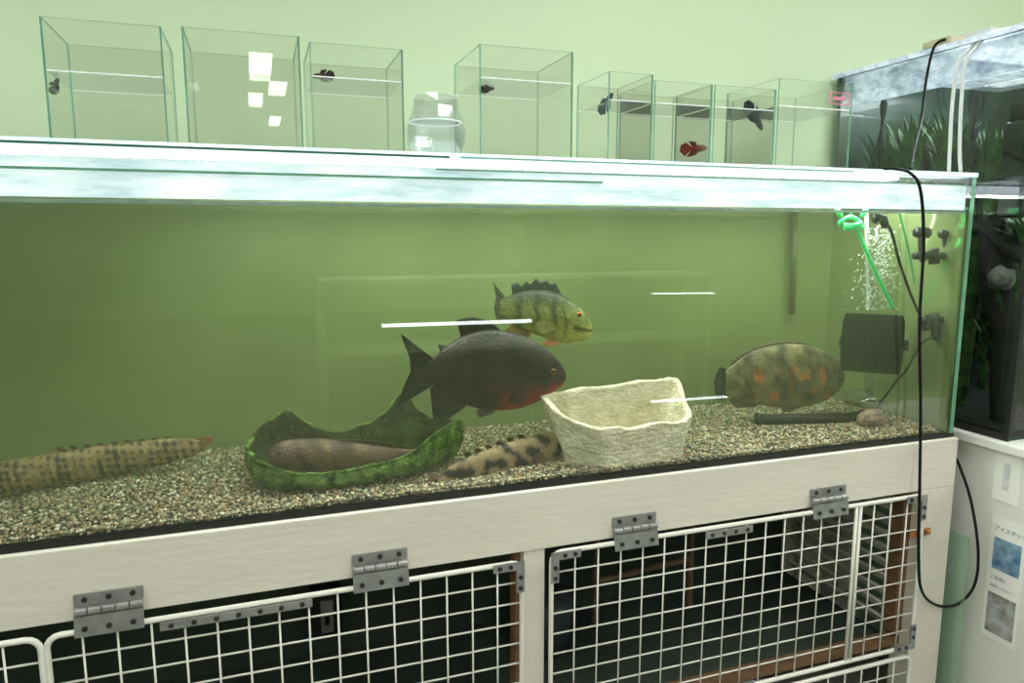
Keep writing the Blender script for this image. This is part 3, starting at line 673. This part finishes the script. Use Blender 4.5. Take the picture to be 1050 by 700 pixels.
def door(x0,x1,z0,z1,hinges,label,extra=None,bars=()):
    d=empty('door',((x0+x1)/2,-.024,z0),None,None,parent=sd)
    if label: d['label']=label
    y=-.024
    b=B().tube(rframe(x0,x1,z0,z1,y,.005),.005,8,closed=True)
    for bx_ in bars: b.tube([(bx_-.006,y,z0),(bx_-.006,y,z1)],.004,8); b.tube([(bx_+.006,y,z0),(bx_+.006,y,z1)],.004,8)
    b.obj('door_frame',WIRE,d,smooth=True)
    b=B(); nx=round((x1-x0)/.049); nzc=max(2,round((z1-z0)/.043))
    for i in range(1,nx):
        x=x0+(x1-x0)*i/nx; b.tube([(x,y,z0),(x,y,z1)],.0018,6)
    for i in range(1,nzc):
        z=z0+(z1-z0)*i/nzc; b.tube([(x0,y+.003,z),(x1,y+.003,z)],.0018,6)
    b.obj('wire_grid',WIRE,d,smooth=True)
    for hx in hinges:
        b=B(); w=.049
        zt=.598; 
        b.box(hx-w,hx+w,-.018,-.0145,zt+.006,zt+.026); screws(b,[(hx-w+.015,zt+.017),(hx,zt+.017),(hx+w-.015,zt+.017)],-.018)
        for k in range(5): b.tube([(hx-w+k*2*w/5+.001,-.0235,zt),(hx-w+(k+1)*2*w/5-.001,-.0235,zt)],.0058,10)
        b.hexa([(hx-w,-.0325,zt-.038),(hx+w,-.0325,zt-.038),(hx+w,-.0295,zt-.038),(hx-w,-.0295,zt-.038),(hx-w,-.026,zt-.007),(hx+w,-.026,zt-.007),(hx+w,-.023,zt-.007),(hx-w,-.023,zt-.007)])
        screws(b,[(hx-w+.015,zt-.025),(hx,zt-.025),(hx+w-.015,zt-.025)],-.0315)
        b.obj('hinge',[STEEL,SCREW],d)
    if extra:
        for kind,a in extra:
            b=B()
            if kind=='plate': plate_h(b,*a[:4],-.0295,a[4]); b.obj('flat_plate',[STEEL,SCREW],d,bevel=.001)
            else:
                x,z,sx,sz,l=a; w=.016
                b.box(min(x,x+sx*l),max(x,x+sx*l),-.032,-.0295,min(z,z+sz*w),max(z,z+sz*w)); b.box(min(x,x+sx*w),max(x,x+sx*w),-.032,-.0295,min(z+sz*w,z+sz*l),max(z+sz*w,z+sz*l))
                screws(b,[(x+sx*l*.8,z+sz*w/2),(x+sx*l*.45,z+sz*w/2),(x+sx*w/2,z+sz*l*.85),(x+sx*w/2,z+sz*l*.5)],-.032)
                b.obj('corner_bracket',[STEEL,SCREW],d)
    return d
door(-.337,.447,.19,.566,[W(112,620,-.02).x,W(390,580,-.02).x],'white wire mesh door with steel hinges and plates',
  [('plate',(W(163,630,-.03).x,W(320,608,-.03).x,.548,.563,7)),('L',(.450,.570,-1,-1,.062))])
door(-.74,-.345,.19,.566,[W(-110,660,-.02).x],'white wire mesh door with steel hinges')
door(.508,1.458,.19,.574,[W(651,542,-.02).x,W(850,509,-.02).x],'wide white wire mesh door with steel corner brackets',
  [('plate',(W(724,546,-.03).x,W(772,538,-.03).x,.554,.570,4)),('L',(.505,.577,1,-1,.062)),('L',(1.461,.577,-1,-1,.062)),('L',(1.461,.187,-1,1,.062)),('plate',(W(728,694,-.03).x,W(774,686,-.03).x,.190,.206,4))],bars=[1.262])
door(.508,1.458,.03,.165,[],'low white wire mesh door at the base')
door(-.337,.447,.03,.165,[],'low white wire mesh door at the base')
b=B(); q=W(948,546,-.02); b.box(q.x-.045,q.x+.02,-.0185,-.0145,q.z-.008,q.z+.008).tube([(q.x-.02,-.022,q.z),(q.x+.012,-.022,q.z)],.005,10).tube([(q.x-.004,-.022,q.z),(q.x-.004,-.032,q.z+.012)],.004,8)
b.obj('latch',BRASS,sd,label='small brass bolt latch')
# things in the stand
q=W(337,640,.36)
b=B().box(q.x-.035,q.x+.035,.40,.449,q.z-.055,q.z+.055).obj('outlet_box',mat('dark_box',c(24,26,26),.5,var=.1),org=(q.x,.42,q.z),label='dark electrical outlet box with steel plate',cat='outlet box')
B().box(q.x-.014,q.x+.014,.396,.4,q.z-.04,q.z+.04).obj('outlet_plate',STEEL,b)
B().box(q.x-.005,q.x+.005,.393,.396,q.z-.02,q.z+.0).obj('socket',BLK,b)
pc=B().tube([(.62,.3,.1725),(.62,.3,.24),(.62,.3,.29),(.62,.3,.31)],[.06,.07,.075,.07],24)
pc.obj('bucket',mat('dark_bucket',c(60,70,74),.5,var=.1),smooth=True,label='dark round plastic bucket stored under the aquarium',cat='bucket')
BRN=mat('dim_brown_pipe',c(120,98,74),.6,var=.2)
pf=empty('pipe_frame',(.92,.33,.1725),'dim brown pipe frame standing inside the dark cabinet','pipe frame')
b=B().tube([(.78,.33,.180),(.78,.33,.42),(1.06,.33,.46),(1.06,.33,.180)],.010,10).tube([(.78,.33,.30),(1.06,.33,.32)],.008,10); b.obj('frame_tube',BRN,pf)
# leaning glass sheet beside stand
B().hexa([(1.590,-.05,.0),(1.594,-.05,0),(1.594,.28,0),(1.590,.28,0),(1.584,-.05,.46),(1.588,-.05,.46),(1.588,.28,.46),(1.584,.28,.46)]).obj('glass_sheet',glass('green_sheet',(.72,.86,.76,1),.1,.5,haze=(.6,.75,.62,1),hz=.25),label='sheet of green tinted glass stored between the stands',cat='glass sheet')
# ------------------------------------------------------------ second tank + cabinet
XA,XB_,YA,YD=1.64,2.30,-.075,.535
cab=empty('cabinet',((XA+XB_)/2,.15,0),'white cabinet carrying the taller aquarium with pasted flyers','cabinet')
CW=mat('white_melamine',c(236,235,230),.4,var=.04)
B().box(XA-.005,XB_,-.30,.53,0,.675).obj('body',CW,cab,bevel=.003)
B().box(XA-.02,XB_+.01,-.32,.54,.676,.700).obj('cabinet_top',CW,cab,bevel=.004)
B().box(XA-.0075,XA-.0052,.10,.102,0,.67).obj('seam',mat('grey_line',c(160,160,155),.6,var=.1),cab)
aq2=empty('aquarium',((XA+XB_)/2,.2,.70),'tall dark planted glass aquarium on white cabinet','aquarium')
Z2=1.635
B().box(XA,XA+.010,YA,YD,.7005,Z2,0,1).obj('side_pane',[GT,GED],aq2)
B().box(XA+.01,XB_,YA,YA+.01,.7005,Z2,0,1).obj('front_pane',[GT,GED],aq2)
BK2=rim('murky_dark_water_backdrop',c(12,18,16),c(66,84,76),.01,0,(3,3,1.2))
B().box(XB_-.01,XB_,YA+.01,YD,.7005,Z2).obj('side_pane',BK2,aq2)
B().box(XA+.01,XB_-.01,YD-.01,YD,.7005,Z2).obj('back_pane',BK2,aq2)
B().box(XA+.01,XB_-.01,YA+.01,YD-.01,.7005,.72).obj('bottom_pane',SILI,aq2)
B().box(XA-.001,XA+.004,YA-.004,YD,.7003,.716).obj('silicone_seam',SILI,aq2); B().box(XA-.004,XA+.010,YA-.008,YA+.004,.7165,Z2).obj('silicone_seam',SILI,aq2)
B().box(XA+.011,XA+.016,YA+.02,YD-.02,Z2-.085,Z2-.004).obj('rim_brace',RIM2,aq2,label='cluttered translucent strip with painted glow under the lid')
B().box(XA-.01,XB_,YA-.01,YD+.01,Z2+.0005,Z2+.012).obj('lid',RIM2,aq2,label='glass lid with painted glow')
B().box(XA+.05,XB_-.1,.1,.2,Z2+.0125,Z2+.04).obj('light_bar',mat('white_lamp_housing',c(225,228,230),.3,var=.05),aq2)
B().box(XA+.06,XB_-.11,.11,.19,Z2-.012,Z2-.004).obj('light_strip',LED,aq2)
B().box(XA+.017,XB_-.02,YA+.015,YD-.02,1.530,1.532).obj('water_surface',GW,aq2)
GR=mat('dark_plant_green',c(72,110,50),.6,col2=c(18,36,16),scale=30)
def plant(cx,cy,z0,h,n,w,label):
    b=B()
    for i in range(n):
        a=random.uniform(0,6.28); l=h*random.uniform(.5,1); sp=random.uniform(.02,.09); r0=random.uniform(0,.02)
        px_=[(cx+math.cos(a)*(r0+sp*t*t),cy+math.sin(a)*(r0+sp*t*t),z0+l*(t-.18*t**3)) for t in[k/7 for k in range(8)]]
        side=Vector((-math.sin(a),math.cos(a),0)); b0=len(b.v)
        for k,p in enumerate(px_):
            ww=w*math.sin(math.pi*(.1+.88*k/7)); b.v+=[tuple(Vector(p)-side*ww),tuple(Vector(p)+side*ww)]
        for k in range(7): b.f.append((b0+2*k,b0+2*k+1,b0+2*k+3,b0+2*k+2)); b.m.append(0)
    return b.obj('water_plant',GR,smooth=True,label=label,cat='aquatic plant',group='plants in the tall aquarium')
for cx,cy,z0,h in[(1.77,.04,.721,.50),(1.80,.18,.721,.90),(1.76,.31,.721,.93),(1.95,.08,.721,.6),(2.05,.3,.721,.9),(1.78,.43,.721,.95),(1.95,.42,.721,.93)]: plant(cx,cy,z0,h,70,.014,'dark green long-leaved water plant rooted in the tank')
for cx,cy,z0,h in[(1.745,-.01,1.13,.14),(1.74,.10,1.20,.30),(1.745,.22,1.22,.34),(1.745,.35,1.25,.32),(1.745,.43,1.2,.34)]: plant(cx,cy,z0,h,110,.010,'dark green leafy plant growing on driftwood')
b=B()
for pts_,r_ in[([(1.76,.0,.72),(1.76,.03,.9),(1.75,.06,1.05),(1.75,.10,1.22),(1.73,.16,1.40)],[.05,.04,.045,.03,.015]),([(1.80,.32,.72),(1.76,.30,.95),(1.75,.27,1.2),(1.74,.30,1.42)],[.045,.035,.03,.012]),([(1.73,-.02,1.12),(1.74,.12,1.20),(1.75,.30,1.25),(1.75,.44,1.22)],[.02,.022,.02,.015])]:
    Pq=cr(pts_,24); rq=[r[0] for r in cr([[x] for x in r_],24)]
    b.tube([Vector(p)+Vector((noise.noise(Vector((i*.5,0,3)))*.012,0,0)) for i,p in enumerate(Pq)],rq,12)
b.obj('driftwood',mat('black_driftwood',c(30,26,24),.8,col2=c(14,13,13),scale=14,bump=.7,bscale=40),smooth=True,label='dark branching driftwood inside the tall aquarium',cat='driftwood')
fi=empty('internal_filter',(1.69,.0,1.22),'black box filter hanging inside the tall aquarium','aquarium filter')
B().box(1.665,1.715,-.03,.025,1.22,1.44).obj('filter_body',BLK,fi,bevel=.006); B().box(1.670,1.710,-.025,.020,1.4405,1.48).obj('filter_cap',SPONGE,fi,bevel=.006)
for cy_,z0_,z1_ in[(.10,1.24,1.52),(.38,1.28,1.55)]:
    B().tube(cr([(1.665,cy_,z1_),(1.668,cy_+.005,(z0_+z1_)/2),(1.665,cy_-.004,z0_)],14),[.007+.004*math.sin(i*1.3) for i in range(14)],10).obj('hanging_root',mat('black_root%d'%int(cy_*100),c(26,26,24),.9,var=.3),smooth=True,label='dark stringy root hanging under the lid',cat='root')
b=B().sph((1.70,.02,1.075),.03,.03,.028,14,8); b.v=[tuple(Vector(v)+Vector((0,0,.014*noise.noise(Vector(v)*60)))) for v in b.v]
b.obj('rock',mat('grey_rock',c(130,130,124),.8,col2=c(70,72,70),scale=40),smooth=True,label='small pale grey rock on the driftwood',cat='rock')
WH=mat('white_vinyl',c(225,228,230),.35,var=.05)
for k in range(2):
    cable('white_hose',[WX(992+k*8,52-k*5,1.62)+Vector((0.04,0,.03)),WX(984+k*7,62,1.62),WX(977+k*9,100,1.615),WX(974+k*10,150,1.61),WX(973+k*12,176,1.60)],.0045,WH,'white vinyl air hose hanging from tank lid','hose',n=40)
b=B(); q=WX(966,38,1.66)
b.box(q.x-.03,q.x+.05,q.y-.05,q.y+.03,Z2+.0125,Z2+.03).obj('lid_clip',mat('beige_plastic',c(205,196,165),.5,var=.05),label='beige plastic clip block on tank lid',cat='clip',bevel=.003)
a2=bpy.data.lights.new('tall_tank_light','AREA'); a2.shape='RECTANGLE'; a2.size=.4; a2.size_y=.4; a2.energy=7; a2.color=(.9,.97,1)
a2o=bpy.data.objects.new('tall_tank_light',a2); S.collection.objects.link(a2o); a2o.location=(1.93,.2,1.612)
# flyers on cabinet side
def onside(px,py): return WX(px,py,XA-.0056)
INK=mat('blue_ink',c(50,80,130),.6,var=.05)
def flyer(name,pxl,pyt,pxr,pyb,blocks,texts,label):
    a=onside(pxl,pyt); z1=a.z; y1=a.y; bq=onside(pxr,pyt); y0=bq.y; z0=onside(pxl,pyb).z; X=XA-.0056
    o=B().box(X-.0008,X,y0,y1,z0,z1).obj(name,mat(name+'_paper',c(246,246,242),.6,var=.02),label=label,cat='flyer')
    for i,(u0,u1,v0,v1,col,col2) in enumerate(blocks):
        B().box(X-.0012,X-.00085,y1-(y1-y0)*u1,y1-(y1-y0)*u0,z1-(z1-z0)*v1,z1-(z1-z0)*v0).obj('printed_picture',mat('print%d%s'%(i,name),col,.5,col2=col2,scale=30),o)
    for (t,u,v,s) in texts:
        cu=bpy.data.curves.new('t','FONT'); cu.body=t; cu.size=s; cu.extrude=.0001
        to=bpy.data.objects.new('t',cu); S.collection.objects.link(to)
        dg=bpy.context.evaluated_depsgraph_get(); dg.update(); me=bpy.data.meshes.new_from_object(to.evaluated_get(dg)); bpy.data.objects.remove(to)
        me.materials.append(INK); m=bpy.data.objects.new('printed_text',me); S.collection.objects.link(m); m.parent=o
        m.rotation_euler=(math.pi/2,0,-math.pi/2); m.location=Vector((X-.0012,y1-(y1-y0)*u,z1-(z1-z0)*v))-o.location
    return o
flyer('flyer',1018,528,1056,655,[(.12,.9,.16,.42,c(70,110,150),c(150,180,200)),(.1,.9,.62,.95,c(120,110,95),c(185,190,195))],[('アイスボックス',.1,.10,.013),('ご自由に',.12,.50,.010),('お持ちください',.12,.57,.008)],'white printed flyer with blue heading and photographs')
flyer('sticker',1022,462,1050,512,[(.35,.6,.2,.75,c(190,195,200),c(225,225,225))],[],'small faded white sticker with grey print')
# ------------------------------------------------------------ world
w=bpy.data.worlds.new('w'); S.world=w; w.use_nodes=True; w.node_tree.nodes['Background'].inputs[0].default_value=(.8,.85,.8,1); w.node_tree.nodes['Background'].inputs[1].default_value=.3
